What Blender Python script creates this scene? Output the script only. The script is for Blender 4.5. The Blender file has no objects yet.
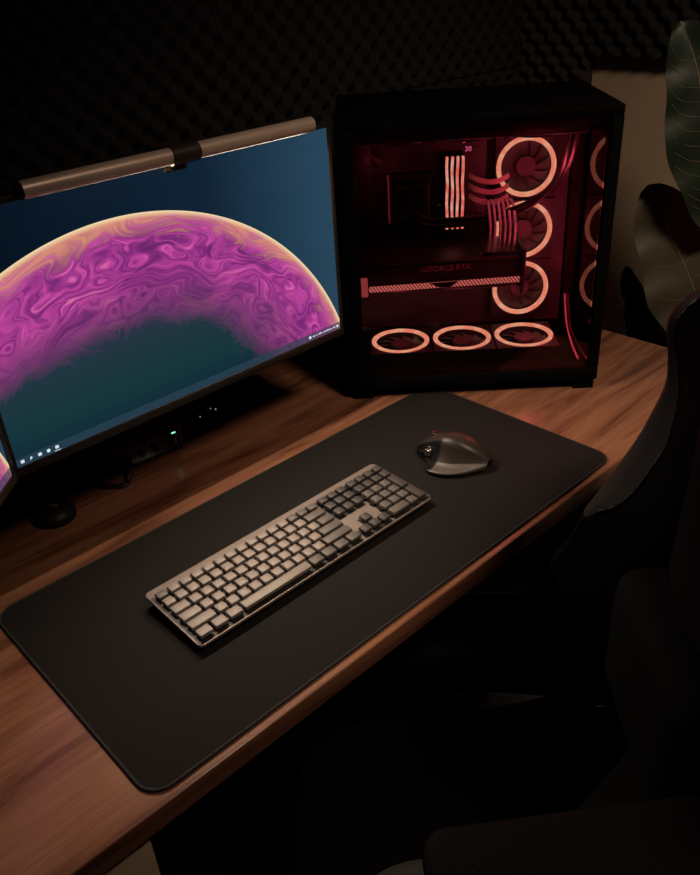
import bpy, bmesh, math, random
from mathutils import Vector, Matrix, Euler
from mathutils import noise as mnoise
random.seed(4)
PI = math.pi
S = bpy.context.scene
COL = S.collection

# ------------------------------------------------------------------ camera
cam_d = bpy.data.cameras.new('camera')
cam = bpy.data.objects.new('camera', cam_d); COL.objects.link(cam)
cam_d.sensor_fit = 'VERTICAL'; cam_d.sensor_height = 24.0
cam_d.lens = 24.0 * 815.8 / 875.0
cam_d.clip_start = 0.02
cam.location = (-0.1858, -0.5594, 0.7456)
cam.rotation_euler = Euler((1.0348, 0.0585, -0.7601), 'XYZ')
S.camera = cam

# ------------------------------------------------------------------ world, lights, exposure
w = bpy.data.worlds.new('world'); S.world = w; w.use_nodes = True
w.node_tree.nodes['Background'].inputs[0].default_value = (1.0, 0.78, 0.55, 1)
w.node_tree.nodes['Background'].inputs[1].default_value = 0.03
S.view_settings.view_transform = 'Standard'; S.view_settings.look = 'None'
S.view_settings.exposure = 0.0; S.view_settings.gamma = 1.0; S.view_settings.use_curve_mapping = False

def area(name, loc, aim, sx, sy, power, color, spread=PI):
    l = bpy.data.lights.new(name, 'AREA'); l.shape = 'RECTANGLE'; l.size = sx; l.size_y = sy
    l.energy = power; l.color = color; l.spread = spread
    o = bpy.data.objects.new(name, l); COL.objects.link(o); o.location = loc
    o.rotation_euler = (Vector(aim) - Vector(loc)).to_track_quat('-Z', 'Y').to_euler()
    return o
CEIL_W, BAR_W = 6.0, 7.0
area('ceiling_light', (0.70, -0.80, 1.68), (1.15, 0.0, 0), 0.35, 0.35, CEIL_W, (1.0, 0.72, 0.54), PI*.46)
area('light_bar_lamp', (0.427, 0.4295, 0.5235), (0.427, -0.05, 0.1), 0.43, 0.007, BAR_W, (1.0, 0.78, 0.58), PI)

# ------------------------------------------------------------------ materials
def mat(name, col, rough=0.5, metal=0.0, spec=0.5, noise=0.0, nscale=60, bump=0.0, bscale=400, bdist=0.0005, emit=None, es=0):
    m = bpy.data.materials.new(name); m.use_nodes = True
    nt = m.node_tree; b = nt.nodes['Principled BSDF']
    b.inputs['Base Color'].default_value = (*col, 1); b.inputs['Roughness'].default_value = rough
    b.inputs['Metallic'].default_value = metal; b.inputs['Specular IOR Level'].default_value = spec
    tc = nt.nodes.new('ShaderNodeTexCoord')
    if noise > 0:
        n = nt.nodes.new('ShaderNodeTexNoise'); n.inputs['Scale'].default_value = nscale; n.inputs['Detail'].default_value = 4
        nt.links.new(tc.outputs['Object'], n.inputs['Vector'])
        r = nt.nodes.new('ShaderNodeValToRGB')
        r.color_ramp.elements[0].position = .3; r.color_ramp.elements[1].position = .7
        r.color_ramp.elements[0].color = (*[c*(1-noise) for c in col], 1)
        r.color_ramp.elements[1].color = (*[min(1, c*(1+noise)) for c in col], 1)
        nt.links.new(n.outputs['Fac'], r.inputs[0]); nt.links.new(r.outputs[0], b.inputs['Base Color'])
    if bump > 0:
        n = nt.nodes.new('ShaderNodeTexNoise'); n.inputs['Scale'].default_value = bscale
        nt.links.new(tc.outputs['Object'], n.inputs['Vector'])
        bp = nt.nodes.new('ShaderNodeBump'); bp.inputs['Strength'].default_value = bump; bp.inputs['Distance'].default_value = bdist
        nt.links.new(n.outputs['Fac'], bp.inputs['Height']); nt.links.new(bp.outputs[0], b.inputs['Normal'])
    if emit:
        b.inputs['Emission Color'].default_value = (*emit, 1); b.inputs['Emission Strength'].default_value = es
    return m

def wood_mat():
    m = bpy.data.materials.new('walnut'); m.use_nodes = True
    nt = m.node_tree; N = nt.nodes.new; L = nt.links.new; b = nt.nodes['Principled BSDF']
    tc = N('ShaderNodeTexCoord'); mp = N('ShaderNodeMapping'); mp.inputs['Scale'].default_value = (1.4, 11, 11)
    mp.inputs['Rotation'].default_value = (0, 0, 0.03)
    L(tc.outputs['Object'], mp.inputs[0])
    n1 = N('ShaderNodeTexNoise'); n1.inputs['Scale'].default_value = 1.6; n1.inputs['Detail'].default_value = 7; n1.inputs['Distortion'].default_value = 1.2
    L(mp.outputs[0], n1.inputs[0])
    mp2 = N('ShaderNodeMapping'); mp2.inputs['Scale'].default_value = (9, 260, 260); L(tc.outputs['Object'], mp2.inputs[0])
    n2 = N('ShaderNodeTexNoise'); n2.inputs['Scale'].default_value = 1.0; n2.inputs['Detail'].default_value = 3; L(mp2.outputs[0], n2.inputs[0])
    r = N('ShaderNodeValToRGB'); cr = r.color_ramp
    cr.elements[0].position = .30; cr.elements[0].color = (.085, .034, .019, 1)
    cr.elements[1].position = .62; cr.elements[1].color = (.30, .140, .078, 1)
    e = cr.elements.new(.40); e.color = (.165, .068, .038, 1)
    e = cr.elements.new(.48); e.color = (.235, .103, .058, 1)
    L(n1.outputs['Fac'], r.inputs[0])
    mx = N('ShaderNodeMix'); mx.data_type = 'RGBA'; mx.blend_type = 'MULTIPLY'; mx.inputs[0].default_value = .45
    r2 = N('ShaderNodeValToRGB'); r2.color_ramp.elements[0].position = .3; r2.color_ramp.elements[1].position = .65
    r2.color_ramp.elements[0].color = (.45, .42, .4, 1); L(n2.outputs['Fac'], r2.inputs[0])
    L(r.outputs[0], mx.inputs[6]); L(r2.outputs[0], mx.inputs[7]); L(mx.outputs[2], b.inputs['Base Color'])
    b.inputs['Roughness'].default_value = .22; b.inputs['Specular IOR Level'].default_value = .6
    bp = N('ShaderNodeBump'); bp.inputs['Strength'].default_value = .15; bp.inputs['Distance'].default_value = .0004
    L(n2.outputs['Fac'], bp.inputs['Height']); L(bp.outputs[0], b.inputs['Normal'])
    return m

def emis(name, col, s):
    m = bpy.data.materials.new(name); m.use_nodes = True; nt = m.node_tree
    nt.nodes.remove(nt.nodes['Principled BSDF'])
    e = nt.nodes.new('ShaderNodeEmission'); e.inputs[0].default_value = (*col, 1); e.inputs[1].default_value = s
    nt.links.new(e.outputs[0], nt.nodes['Material Output'].inputs[0]); return m

def glass_mat(name, tint, rough=0.0, gloss=1.0):
    m = bpy.data.materials.new(name); m.use_nodes = True; nt = m.node_tree
    nt.nodes.remove(nt.nodes['Principled BSDF'])
    t = nt.nodes.new('ShaderNodeBsdfTransparent'); t.inputs[0].default_value = (*tint, 1)
    g = nt.nodes.new('ShaderNodeBsdfGlossy'); g.inputs['Roughness'].default_value = rough
    g.inputs[0].default_value = (gloss, gloss*.72, gloss*.72, 1)
    f = nt.nodes.new('ShaderNodeFresnel'); f.inputs[0].default_value = 1.45
    x = nt.nodes.new('ShaderNodeMixShader')
    nt.links.new(f.outputs[0], x.inputs[0]); nt.links.new(t.outputs[0], x.inputs[1]); nt.links.new(g.outputs[0], x.inputs[2])
    nt.links.new(x.outputs[0], nt.nodes['Material Output'].inputs[0]); return m

M = dict(
    wood=wood_mat(),
    wall=mat('cream_paint', (.50, .39, .265), .85, noise=.04, nscale=5, bump=.1, bscale=150),
    floor=mat('dark_carpet', (.018, .016, .015), .95, noise=.3, nscale=80, bump=.5, bscale=500, bdist=.002),
    foam=mat('acoustic_foam', (.0075, .0075, .0066), .95, noise=.2, nscale=200, bump=.4, bscale=900),
    foam_red=mat('acoustic_foam_brown', (.024, .015, .012), .95, noise=.2, nscale=200, bump=.4, bscale=900),
    cabinet=mat('cream_laminate', (.50, .40, .27), .6, noise=.03, nscale=10),
    mat=mat('desk_mat_cloth', (.0112, .0100, .0094), .85, spec=.15, noise=.22, nscale=900, bump=.6, bscale=1600, bdist=.0004),
    mat_edge=mat('desk_mat_hem', (.008, .008, .008), .8, noise=.3, nscale=900, bump=.5, bscale=1500),
    black=mat('black_plastic', (.006, .006, .006), .5, spec=.2, noise=.1),
    blackg=mat('gloss_black', (.006, .006, .006), .18, noise=.1),
    blackm=mat('black_metal', (.0020, .0020, .0019), .7, spec=.04, noise=.1, nscale=20, bump=.1, bscale=1200),
    bezel=mat('bezel_plastic', (.02, .016, .013), .35, noise=.1),
    alu=mat('bar_aluminium', (.62, .50, .40), .38, metal=.4, noise=.04, nscale=30),
    clip=mat('bar_clip', (.035, .027, .022), .4, metal=.3, noise=.1),
    kplate=mat('keyboard_plate', (.22, .185, .16), .45, metal=.3, noise=.05, nscale=100),
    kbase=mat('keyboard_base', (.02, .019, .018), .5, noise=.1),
    key=mat('keycap_grey', (.235, .205, .175), .45, noise=.07, nscale=300, bump=.2, bscale=2500),
    keym=mat('keycap_charcoal', (.095, .086, .075), .5, noise=.08, nscale=300, bump=.2, bscale=2500),
    keyd=mat('keycap_dark', (.046, .042, .038), .5, noise=.08, nscale=300, bump=.2, bscale=2500),
    legend=mat('key_legend', (.5, .47, .43), .5, noise=.02),
    mouse=mat('mouse_shell', (.026, .021, .017), .38, spec=.3, noise=.06, nscale=60),
    moused=mat('mouse_dark', (.005, .005, .005), .35, noise=.1),
    mouserest=mat('mouse_rubber', (.070, .062, .053), .5, noise=.06),
    chrome=mat('chrome', (.8, .76, .7), .2, metal=1, noise=.02),
    gold=mat('gold_badge', (.55, .33, .16), .35, metal=.8, noise=.05),
    red=mat('red_anodised', (.30, .012, .012), .35, metal=.5, noise=.06),
    leather=mat('black_leather', (.0012, .0012, .0012), .55, spec=.06, noise=.2, nscale=40, bump=.35, bscale=450),
    fabric=mat('charcoal_fabric', (.0036, .0038, .0036), .85, spec=.08, noise=.15, nscale=600, bump=.4, bscale=900),
    suede=mat('grey_suede', (.019, .0172, .0158), .75, spec=.2, noise=.12, nscale=300, bump=.2, bscale=800),
    thread=mat('thread', (.14, .135, .13), .7, noise=.1),
    leaf=None,  stem=mat('leaf_stem', (.12, .16, .06), .6, noise=.1),
    pot=mat('clay_pot', (.10, .07, .05), .7, noise=.15, nscale=12),
    soil=mat('soil', (.02, .014, .01), .95, noise=.5, nscale=60, bump=.8, bscale=120, bdist=.004),
    pcb=mat('circuit_board', (.030, .018, .020), .45, noise=.35, nscale=70),
    tray=mat('case_tray', (.060, .050, .052), .5, noise=.1, nscale=12),
    shroud=mat('dark_shroud', (.030, .026, .027), .4, noise=.12),
    hub=mat('fan_hub_cap', (.11, .085, .088), .6, noise=.05),
    fanb=mat('fan_blade', (.055, .046, .048), .45, noise=.05),
    cable_g=mat('sleeved_cable_grey', (.72, .72, .72), .6, noise=.15, nscale=500, bump=.3, bscale=1500),
    cable_p=mat('sleeved_cable_pink', (.70, .50, .50), .6, noise=.12, nscale=500, bump=.3, bscale=1500),
    rubber=mat('black_rubber', (.008, .007, .007), .4, noise=.1),
    sideglass=glass_mat('tinted_glass', (.80, .77, .77), 0.0, .8),
    frontglass=glass_mat('front_tinted_glass', (.55, .53, .52), 0.0, .62),
    bar_diff=emis('bar_diffuser', (1.0, .78, .58), 3.0),
    white_e=emis('icon_white', (.75, .85, .9), .9),
    led_w=emis('white_led', (1, 1, 1), .6),
    led_g=emis('green_led', (.35, 1, .65), 1.0),
    disp=emis('debug_display', (1.0, .16, .36), 1.1),
)
def ring_mat(name, a, b_, s, sc=55):
    m = bpy.data.materials.new(name); m.use_nodes = True; nt = m.node_tree
    nt.nodes.remove(nt.nodes['Principled BSDF'])
    tc = nt.nodes.new('ShaderNodeTexCoord'); n = nt.nodes.new('ShaderNodeTexNoise'); n.inputs['Scale'].default_value = sc
    r = nt.nodes.new('ShaderNodeValToRGB'); r.color_ramp.elements[0].position = .35; r.color_ramp.elements[1].position = .65
    r.color_ramp.elements[0].color = (*a, 1); r.color_ramp.elements[1].color = (*b_, 1)
    e = nt.nodes.new('ShaderNodeEmission'); e.inputs[1].default_value = s
    nt.links.new(tc.outputs['Object'], n.inputs[0]); nt.links.new(n.outputs[0], r.inputs[0]); nt.links.new(r.outputs[0], e.inputs[0])
    nt.links.new(e.outputs[0], nt.nodes['Material Output'].inputs[0]); return m
M['ring'] = ring_mat('fan_light_ring', (1.0, .24, .15), (1.0, .52, .32), 1.2)
M['ram_led'] = ring_mat('memory_light', (1.0, .15, .12), (1.0, .52, .38), 1.15, 70)
def gpu_strip_mat():
    m = bpy.data.materials.new('graphics_card_light'); m.use_nodes = True; nt = m.node_tree; N = nt.nodes.new; L = nt.links.new
    nt.nodes.remove(nt.nodes['Principled BSDF'])
    tc = N('ShaderNodeTexCoord'); mp = N('ShaderNodeMapping'); mp.inputs['Rotation'].default_value = (0, math.radians(38), 0)
    wv = N('ShaderNodeTexWave'); wv.bands_direction = 'X'; wv.inputs['Scale'].default_value = 62
    r = N('ShaderNodeValToRGB'); r.color_ramp.elements[0].position = .35; r.color_ramp.elements[1].position = .6
    r.color_ramp.elements[0].color = (.12, .01, .01, 1); r.color_ramp.elements[1].color = (.95, .23, .20, 1)
    e = N('ShaderNodeEmission'); e.inputs[1].default_value = .95
    L(tc.outputs['Object'], mp.inputs[0]); L(mp.outputs[0], wv.inputs[0]); L(wv.outputs['Fac'], r.inputs[0]); L(r.outputs[0], e.inputs[0])
    L(e.outputs[0], nt.nodes['Material Output'].inputs[0]); return m
M['gpu_led'] = gpu_strip_mat()

def leaf_mat(name, c1, c2):
    m = mat(name, c1, .45, noise=.2, nscale=14)
    nt = m.node_tree; b = nt.nodes['Principled BSDF']
    b.inputs['Specular IOR Level'].default_value = .3
    return m
M['leaf'] = leaf_mat('dark_leaf', (.065, .060, .038), None)
M['leafg'] = leaf_mat('green_leaf', (.03, .10, .025), None)
M['leafdk'] = leaf_mat('dark_green_leaf', (.014, .026, .015), None)  # darkest of the leaf colours, a green-black
M['vein'] = mat('leaf_vein', (.16, .15, .09), .5, noise=.1)

def weave_mat():   # quilted honeycomb pattern of the armrest pad
    m = mat('textured_armrest', (.022, .018, .016), .7, spec=.08)
    nt = m.node_tree; N = nt.nodes.new; L = nt.links.new; b = nt.nodes['Principled BSDF']
    tc = N('ShaderNodeTexCoord'); mp = N('ShaderNodeMapping'); mp.inputs['Rotation'].default_value = (0, 0, .78); mp.inputs['Scale'].default_value = (150, 150, 150)
    v = N('ShaderNodeTexVoronoi'); v.inputs['Scale'].default_value = 1; v.inputs['Randomness'].default_value = 0.0; v.distance = 'CHEBYCHEV'
    L(tc.outputs['Object'], mp.inputs[0]); L(mp.outputs[0], v.inputs['Vector'])
    r = N('ShaderNodeValToRGB'); r.color_ramp.elements[0].position = .30; r.color_ramp.elements[1].position = .48
    r.color_ramp.elements[0].color = (.0042, .0030, .0026, 1); r.color_ramp.elements[1].color = (.0012, .0010, .0009, 1)
    L(v.outputs['Distance'], r.inputs[0]); L(r.outputs[0], b.inputs['Base Color'])
    bp = N('ShaderNodeBump'); bp.invert = True; bp.inputs['Strength'].default_value = .8; bp.inputs['Distance'].default_value = .002
    L(v.outputs['Distance'], bp.inputs['Height']); L(bp.outputs[0], b.inputs['Normal']); return m
M['weave'] = weave_mat()

def screen_mat(name, flat=False):
    # abstract pink swirled arc over deep teal, in metres of the screen's own frame (x right, z up, origin bottom left)
    m = bpy.data.materials.new(name); m.use_nodes = True; nt = m.node_tree; N = nt.nodes.new; L = nt.links.new
    b = nt.nodes['Principled BSDF']; b.inputs['Base Color'].default_value = (.001, .001, .001, 1); b.inputs['Roughness'].default_value = .9; b.inputs['Specular IOR Level'].default_value = 0
    tc = N('ShaderNodeTexCoord'); sep = N('ShaderNodeSeparateXYZ'); L(tc.outputs['Object'], sep.inputs[0])
    def math_(op, a, c=None, clamp=False):
        n = N('ShaderNodeMath'); n.operation = op; n.use_clamp = clamp
        for i, v in enumerate((a, c)):
            if v is None: continue
            if isinstance(v, (int, float)): n.inputs[i].default_value = v
            else: L(v, n.inputs[i])
        return n.outputs[0]
    X, Z = sep.outputs[0], sep.outputs[2]
    dx = math_('SUBTRACT', X, .205); dz = math_('SUBTRACT', Z, -.133)
    R = math_('SQRT', math_('ADD', math_('MULTIPLY', dx, dx), math_('MULTIPLY', dz, dz)))
    depth = math_('SUBTRACT', .420, R)                       # 0 at the rim, positive inside
    ang = math_('ARCTAN2', dx, dz)
    cmb = N('ShaderNodeCombineXYZ'); L(math_('MULTIPLY', ang, 2.6), cmb.inputs[0]); L(math_('MULTIPLY', depth, 13.), cmb.inputs[1])
    # swirl: a warped coordinate
    n0 = N('ShaderNodeTexNoise'); n0.inputs['Scale'].default_value = 1.1; n0.inputs['Detail'].default_value = 2.0
    L(cmb.outputs[0], n0.inputs[0])
    va = N('ShaderNodeVectorMath'); va.operation = 'MULTIPLY_ADD'; L(n0.outputs['Color'], va.inputs[0])
    va.inputs[1].default_value = (3.0, 3.0, 0); L(cmb.outputs[0], va.inputs[2])
    n1 = N('ShaderNodeTexNoise'); n1.inputs['Scale'].default_value = .95; n1.inputs['Detail'].default_value = 2; n1.inputs['Distortion'].default_value = .6
    L(va.outputs[0], n1.inputs[0])
    mp = N('ShaderNodeMapping'); mp.inputs['Rotation'].default_value = (0, 0, .45); mp.inputs['Scale'].default_value = (.9, 5.2, 1)
    L(va.outputs[0], mp.inputs[0])
    ns = N('ShaderNodeTexNoise'); ns.inputs['Scale'].default_value = 1.5; ns.inputs['Detail'].default_value = 5; ns.inputs['Roughness'].default_value = .62; ns.inputs['Distortion'].default_value = .9
    L(mp.outputs[0], ns.inputs[0])
    wv2 = math_('MULTIPLY', math_('SUBTRACT', ns.outputs['Fac'], .32), 2.6, True)
    r1 = N('ShaderNodeValToRGB'); cr = r1.color_ramp
    cr.elements[0].position = .05; cr.elements[0].color = (.085, .015, .10, 1)
    cr.elements[1].position = .95; cr.elements[1].color = (.84, .23, .40, 1)
    e = cr.elements.new(.35); e.color = (.24, .026, .20, 1); e = cr.elements.new(.62); e.color = (.52, .062, .33, 1)
    n2 = N('ShaderNodeTexNoise'); n2.inputs['Scale'].default_value = 1.3; n2.inputs['Detail'].default_value = 3; L(va.outputs[0], n2.inputs[0])
    mixv = math_('ADD', math_('MULTIPLY', wv2, .62), math_('MULTIPLY', math_('SUBTRACT', n2.outputs['Fac'], .20), .62), True)
    L(mixv, r1.inputs[0])
    # rim: golden to peach band blending in
    rimn = math_('ADD', math_('MULTIPLY', depth, 30.), math_('ADD', math_('MULTIPLY', math_('SUBTRACT', ns.outputs['Fac'], .5), 2.6), math_('MULTIPLY', math_('SUBTRACT', n1.outputs['Fac'], .45), 1.5)))
    rr = N('ShaderNodeValToRGB'); c2 = rr.color_ramp
    c2.elements[0].position = 0; c2.elements[0].color = (1, 1, 1, 1); c2.elements[1].position = .85; c2.elements[1].color = (0, 0, 0, 1)
    e = c2.elements.new(.3); e.color = (.65, .65, .65, 1)
    L(rimn, rr.inputs[0])
    mx1 = N('ShaderNodeMix'); mx1.data_type = 'RGBA'; L(rr.outputs[0], mx1.inputs[0]); L(r1.outputs[0], mx1.inputs[6]); mx1.inputs[7].default_value = (.66, .26, .18, 1)
    # thin bright rim line
    rl = N('ShaderNodeValToRGB'); c3 = rl.color_ramp; c3.elements[0].position = 0; c3.elements[0].color = (1, 1, 1, 1); c3.elements[1].position = .007; c3.elements[1].color = (0, 0, 0, 1)
    L(depth, rl.inputs[0])
    mx2 = N('ShaderNodeMix'); mx2.data_type = 'RGBA'; L(rl.outputs[0], mx2.inputs[0]); L(mx1.outputs[2], mx2.inputs[6]); mx2.inputs[7].default_value = (.90, .72, .42, 1)
    # fade from pink into the dark teal below
    nf = N('ShaderNodeTexNoise'); nf.inputs['Scale'].default_value = 14; nf.inputs['Detail'].default_value = 3; L(tc.outputs['Object'], nf.inputs[0])
    fd = math_('ADD', math_('ADD', depth, math_('MULTIPLY', math_('SUBTRACT', nf.outputs['Fac'], .5), .07)), math_('MULTIPLY', math_('SUBTRACT', ns.outputs['Fac'], .5), .12))
    fd = math_('ADD', fd, math_('MULTIPLY', X, .09))         # shallower towards the right
    fd = math_('ADD', fd, math_('MULTIPLY', math_('MAXIMUM', math_('SUBTRACT', .19, Z), 0.), math_('MULTIPLY', math_('MAXIMUM', math_('SUBTRACT', .42, X), 0.), 2.6)))
    rf = N('ShaderNodeValToRGB'); c4 = rf.color_ramp; c4.elements[0].position = .105; c4.elements[0].color = (0, 0, 0, 1); c4.elements[1].position = .215; c4.elements[1].color = (1, 1, 1, 1)
    L(fd, rf.inputs[0])
    rb = N('ShaderNodeValToRGB'); c5 = rb.color_ramp
    c5.elements[0].position = .0; c5.elements[0].color = (.006, .022, .034, 1)
    c5.elements[1].position = .50; c5.elements[1].color = (.055, .026, .080, 1)
    e = c5.elements.new(.12); e.color = (.007, .036, .045, 1); e = c5.elements.new(.3); e.color = (.016, .036, .052, 1)
    L(math_('MULTIPLY', Z, 2.6), rb.inputs[0])
    mx3 = N('ShaderNodeMix'); mx3.data_type = 'RGBA'; L(rf.outputs[0], mx3.inputs[0]); L(mx2.outputs[2], mx3.inputs[6]); L(rb.outputs[0], mx3.inputs[7])
    # outside the arc: blue gradient brighter to the right
    ro = N('ShaderNodeValToRGB'); c6 = ro.color_ramp; c6.elements[0].position = 0; c6.elements[0].color = (.0018, .005, .011, 1)
    c6.elements[1].position = 1; c6.elements[1].color = (.020, .058, .100, 1); e = c6.elements.new(.62); e.color = (.005, .0165, .036, 1)
    L(math_('MULTIPLY', X, 1.72), ro.inputs[0])
    inside = math_('GREATER_THAN', depth, 0.0)
    mx4 = N('ShaderNodeMix'); mx4.data_type = 'RGBA'; L(inside, mx4.inputs[0]); L(ro.outputs[0], mx4.inputs[6]); L(mx3.outputs[2], mx4.inputs[7])
    # taskbar band
    tb = math_('LESS_THAN', Z, .0125)
    mx5 = N('ShaderNodeMix'); mx5.data_type = 'RGBA'; L(math_('MULTIPLY', tb, .75), mx5.inputs[0]); L(mx4.outputs[2], mx5.inputs[6]); mx5.inputs[7].default_value = (.022, .050, .080, 1)
    L(mx5.outputs[2], b.inputs['Emission Color']); b.inputs['Emission Strength'].default_value = 1.0
    return m
M['screen'] = screen_mat('screen_image')

# ------------------------------------------------------------------ mesh helpers
def link(name, bm, m, parent=None, smooth=True, ang=35):
    me = bpy.data.meshes.new(name)
    bmesh.ops.recalc_face_normals(bm, faces=bm.faces[:]) if len(bm.faces) else None
    bm.to_mesh(me); bm.free()
    for x in (m if isinstance(m, (list, tuple)) else [m]): me.materials.append(x)
    if smooth:
        me.polygons.foreach_set('use_smooth', [True]*len(me.polygons))
        try: me.set_sharp_from_angle(angle=math.radians(ang))
        except Exception: pass
    o = bpy.data.objects.new(name, me); COL.objects.link(o)
    if parent: o.parent = parent
    return o
def merge(dst, src, mi=0):
    me = bpy.data.meshes.new('tmp'); src.to_mesh(me); src.free()
    n0 = len(dst.faces); dst.from_mesh(me); bpy.data.meshes.remove(me)
    dst.faces.ensure_lookup_table()
    if mi:
        for f in dst.faces[n0:]: f.material_index = mi
def box(bm, lo, hi, r=0.0, seg=2, mi=0, mtx=None):
    t = bmesh.new(); bmesh.ops.create_cube(t, size=1)
    lo, hi = Vector(lo), Vector(hi); c, s = (lo+hi)/2, hi-lo
    for v in t.verts: v.co = Vector((v.co.x*s.x, v.co.y*s.y, v.co.z*s.z)) + c
    if r > 0: bmesh.ops.bevel(t, geom=t.edges[:], offset=min(r, min(s)/2.01), segments=seg, profile=.5, affect='EDGES')
    if mtx: bmesh.ops.transform(t, matrix=mtx, verts=t.verts)
    merge(bm, t, mi)
def cyl(bm, p0, p1, r0, r1=None, n=24, mi=0, bev=0):
    p0, p1 = Vector(p0), Vector(p1); r1 = r0 if r1 is None else r1
    t = bmesh.new(); bmesh.ops.create_cone(t, cap_ends=True, segments=n, radius1=r0, radius2=r1, depth=(p1-p0).length)
    if bev:
        es = [e for e in t.edges if any(len(f.verts) > 4 for f in e.link_faces)]
        bmesh.ops.bevel(t, geom=es, offset=bev, segments=2, profile=.5, affect='EDGES')
    q = (p1-p0).to_track_quat('Z', 'Y').to_matrix().to_4x4()
    bmesh.ops.transform(t, matrix=Matrix.Translation((p0+p1)/2) @ q, verts=t.verts); merge(bm, t, mi)
def lathe(bm, prof, n=40, c=(0, 0, 0), mi=0):
    t = bmesh.new(); rings = []
    for r, z in prof: rings.append([t.verts.new((c[0]+r*math.cos(2*PI*i/n), c[1]+r*math.sin(2*PI*i/n), c[2]+z)) for i in range(n)])
    for a, b in zip(rings, rings[1:]):
        for i in range(n): t.faces.new((a[i], a[(i+1) % n], b[(i+1) % n], b[i]))
    for rg in (rings[0], rings[-1]):
        try: t.faces.new(rg)
        except Exception: pass
    bmesh.ops.remove_doubles(t, verts=t.verts, dist=1e-6); merge(bm, t, mi)
def smooth_path(P, k=6):
    P = [Vector(p) for p in P]; out = []
    for i in range(len(P)-1):
        a, b, c, d = P[max(i-1, 0)], P[i], P[i+1], P[min(i+2, len(P)-1)]
        for j in range(k):
            t = j/k; out.append(.5*((2*b)+(c-a)*t+(2*a-5*b+4*c-d)*t*t+(3*b-a-3*c+d)*t**3))
    return out+[P[-1]]
def tube(bm, P, r, n=10, k=6, mi=0, closed=False):
    pts = smooth_path(P, k) if k > 1 else [Vector(p) for p in P]
    t = bmesh.new(); rings = []; up = Vector((0, 0, 1)); N = None
    for i, p in enumerate(pts):
        d = (pts[min(i+1, len(pts)-1)]-pts[max(i-1, 0)]).normalized()
        if N is None: N = d.cross(up if abs(d.z) < .9 else Vector((1, 0, 0))).normalized()
        N = (N-d*N.dot(d)).normalized(); B = d.cross(N)
        rr = r(i/(len(pts)-1)) if callable(r) else r
        rings.append([t.verts.new(p+N*math.cos(2*PI*j/n)*rr+B*math.sin(2*PI*j/n)*rr) for j in range(n)])
    for a, b in zip(rings, rings[1:]):
        for i in range(n): t.faces.new((a[i], a[(i+1) % n], b[(i+1) % n], b[i]))
    t.faces.new(rings[0]); t.faces.new(rings[-1]); merge(bm, t, mi)
def prism(bm, pts, z0, z1, r=0, mi=0, seg=3, mtx=None):
    t = bmesh.new(); vs = [t.verts.new((x, y, z0)) for x, y in pts]; f = t.faces.new(vs)
    e = bmesh.ops.extrude_face_region(t, geom=[f]); bmesh.ops.translate(t, vec=(0, 0, z1-z0), verts=[v for v in e['geom'] if isinstance(v, bmesh.types.BMVert)])
    if r:
        es = [x for x in t.edges if abs(x.verts[0].co.z-x.verts[1].co.z) < 1e-7]
        bmesh.ops.bevel(t, geom=es, offset=r, segments=seg, profile=.5, affect='EDGES')
    if mtx: bmesh.ops.transform(t, matrix=mtx, verts=t.verts)
    merge(bm, t, mi)
def rrect(x0, y0, x1, y1, r, n=8):
    out = []
    for cx, cy, a0 in ((x1-r, y1-r, 0), (x0+r, y1-r, 90), (x0+r, y0+r, 180), (x1-r, y0+r, 270)):
        for i in range(n+1):
            a = math.radians(a0+90*i/n); out.append((cx+r*math.cos(a), cy+r*math.sin(a)))
    return out
def annulus(bm, ri, ro, h, c=(0, 0, 0), n=56, mi=0, wob=None):
    t = bmesh.new(); R = []
    for i in range(n):
        a = 2*PI*i/n; ca, sa = math.cos(a), math.sin(a); k = wob(a) if wob else 0
        R.append([t.verts.new((c[0]+rr*ca, c[1]+rr*sa, c[2]+z)) for rr, z in ((ri+k, 0), (ro, 0), (ro, h), (ri+k, h))])
    for i in range(n):
        a, b = R[i], R[(i+1) % n]
        for j in range(4): t.faces.new((a[j], b[j], b[(j+1) % 4], a[(j+1) % 4]))
    merge(bm, t, mi)
def text_mesh(name, s, size, m, parent, mtx, ext=.0001):
    cu = bpy.data.curves.new('t', 'FONT'); cu.body = s; cu.size = size; cu.extrude = ext; cu.align_x = 'CENTER'; cu.align_y = 'CENTER'; cu.resolution_u = 2
    o = bpy.data.objects.new('t', cu); COL.objects.link(o)
    bpy.context.view_layer.update()
    me = bpy.data.meshes.new_from_object(o.evaluated_get(bpy.context.evaluated_depsgraph_get()))
    bpy.data.objects.remove(o); bpy.data.curves.remove(cu)
    me.transform(mtx); me.name = name; me.materials.clear(); me.materials.append(m)
    q = bpy.data.objects.new(name, me); COL.objects.link(q); q.parent = parent; return q
def tag(o, label, cat, group=None, kind=None):
    o['label'] = label; o['category'] = cat
    if group: o['group'] = group
    if kind: o['kind'] = kind
    return o
def empty(name, loc, rz, label, cat, group=None):
    o = bpy.data.objects.new(name, None); COL.objects.link(o); o.location = loc; o.rotation_euler = (0, 0, rz); o.empty_display_size = .05
    return tag(o, label, cat, group)
def struct(name, bm, m):
    o = link(name, bm, m, smooth=False); o['kind'] = 'structure'; return o
def copy_tree(o, parent=None):
    c = o.copy(); COL.objects.link(c); c.parent = parent
    for ch in list(o.children): copy_tree(ch, c)
    return c

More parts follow.
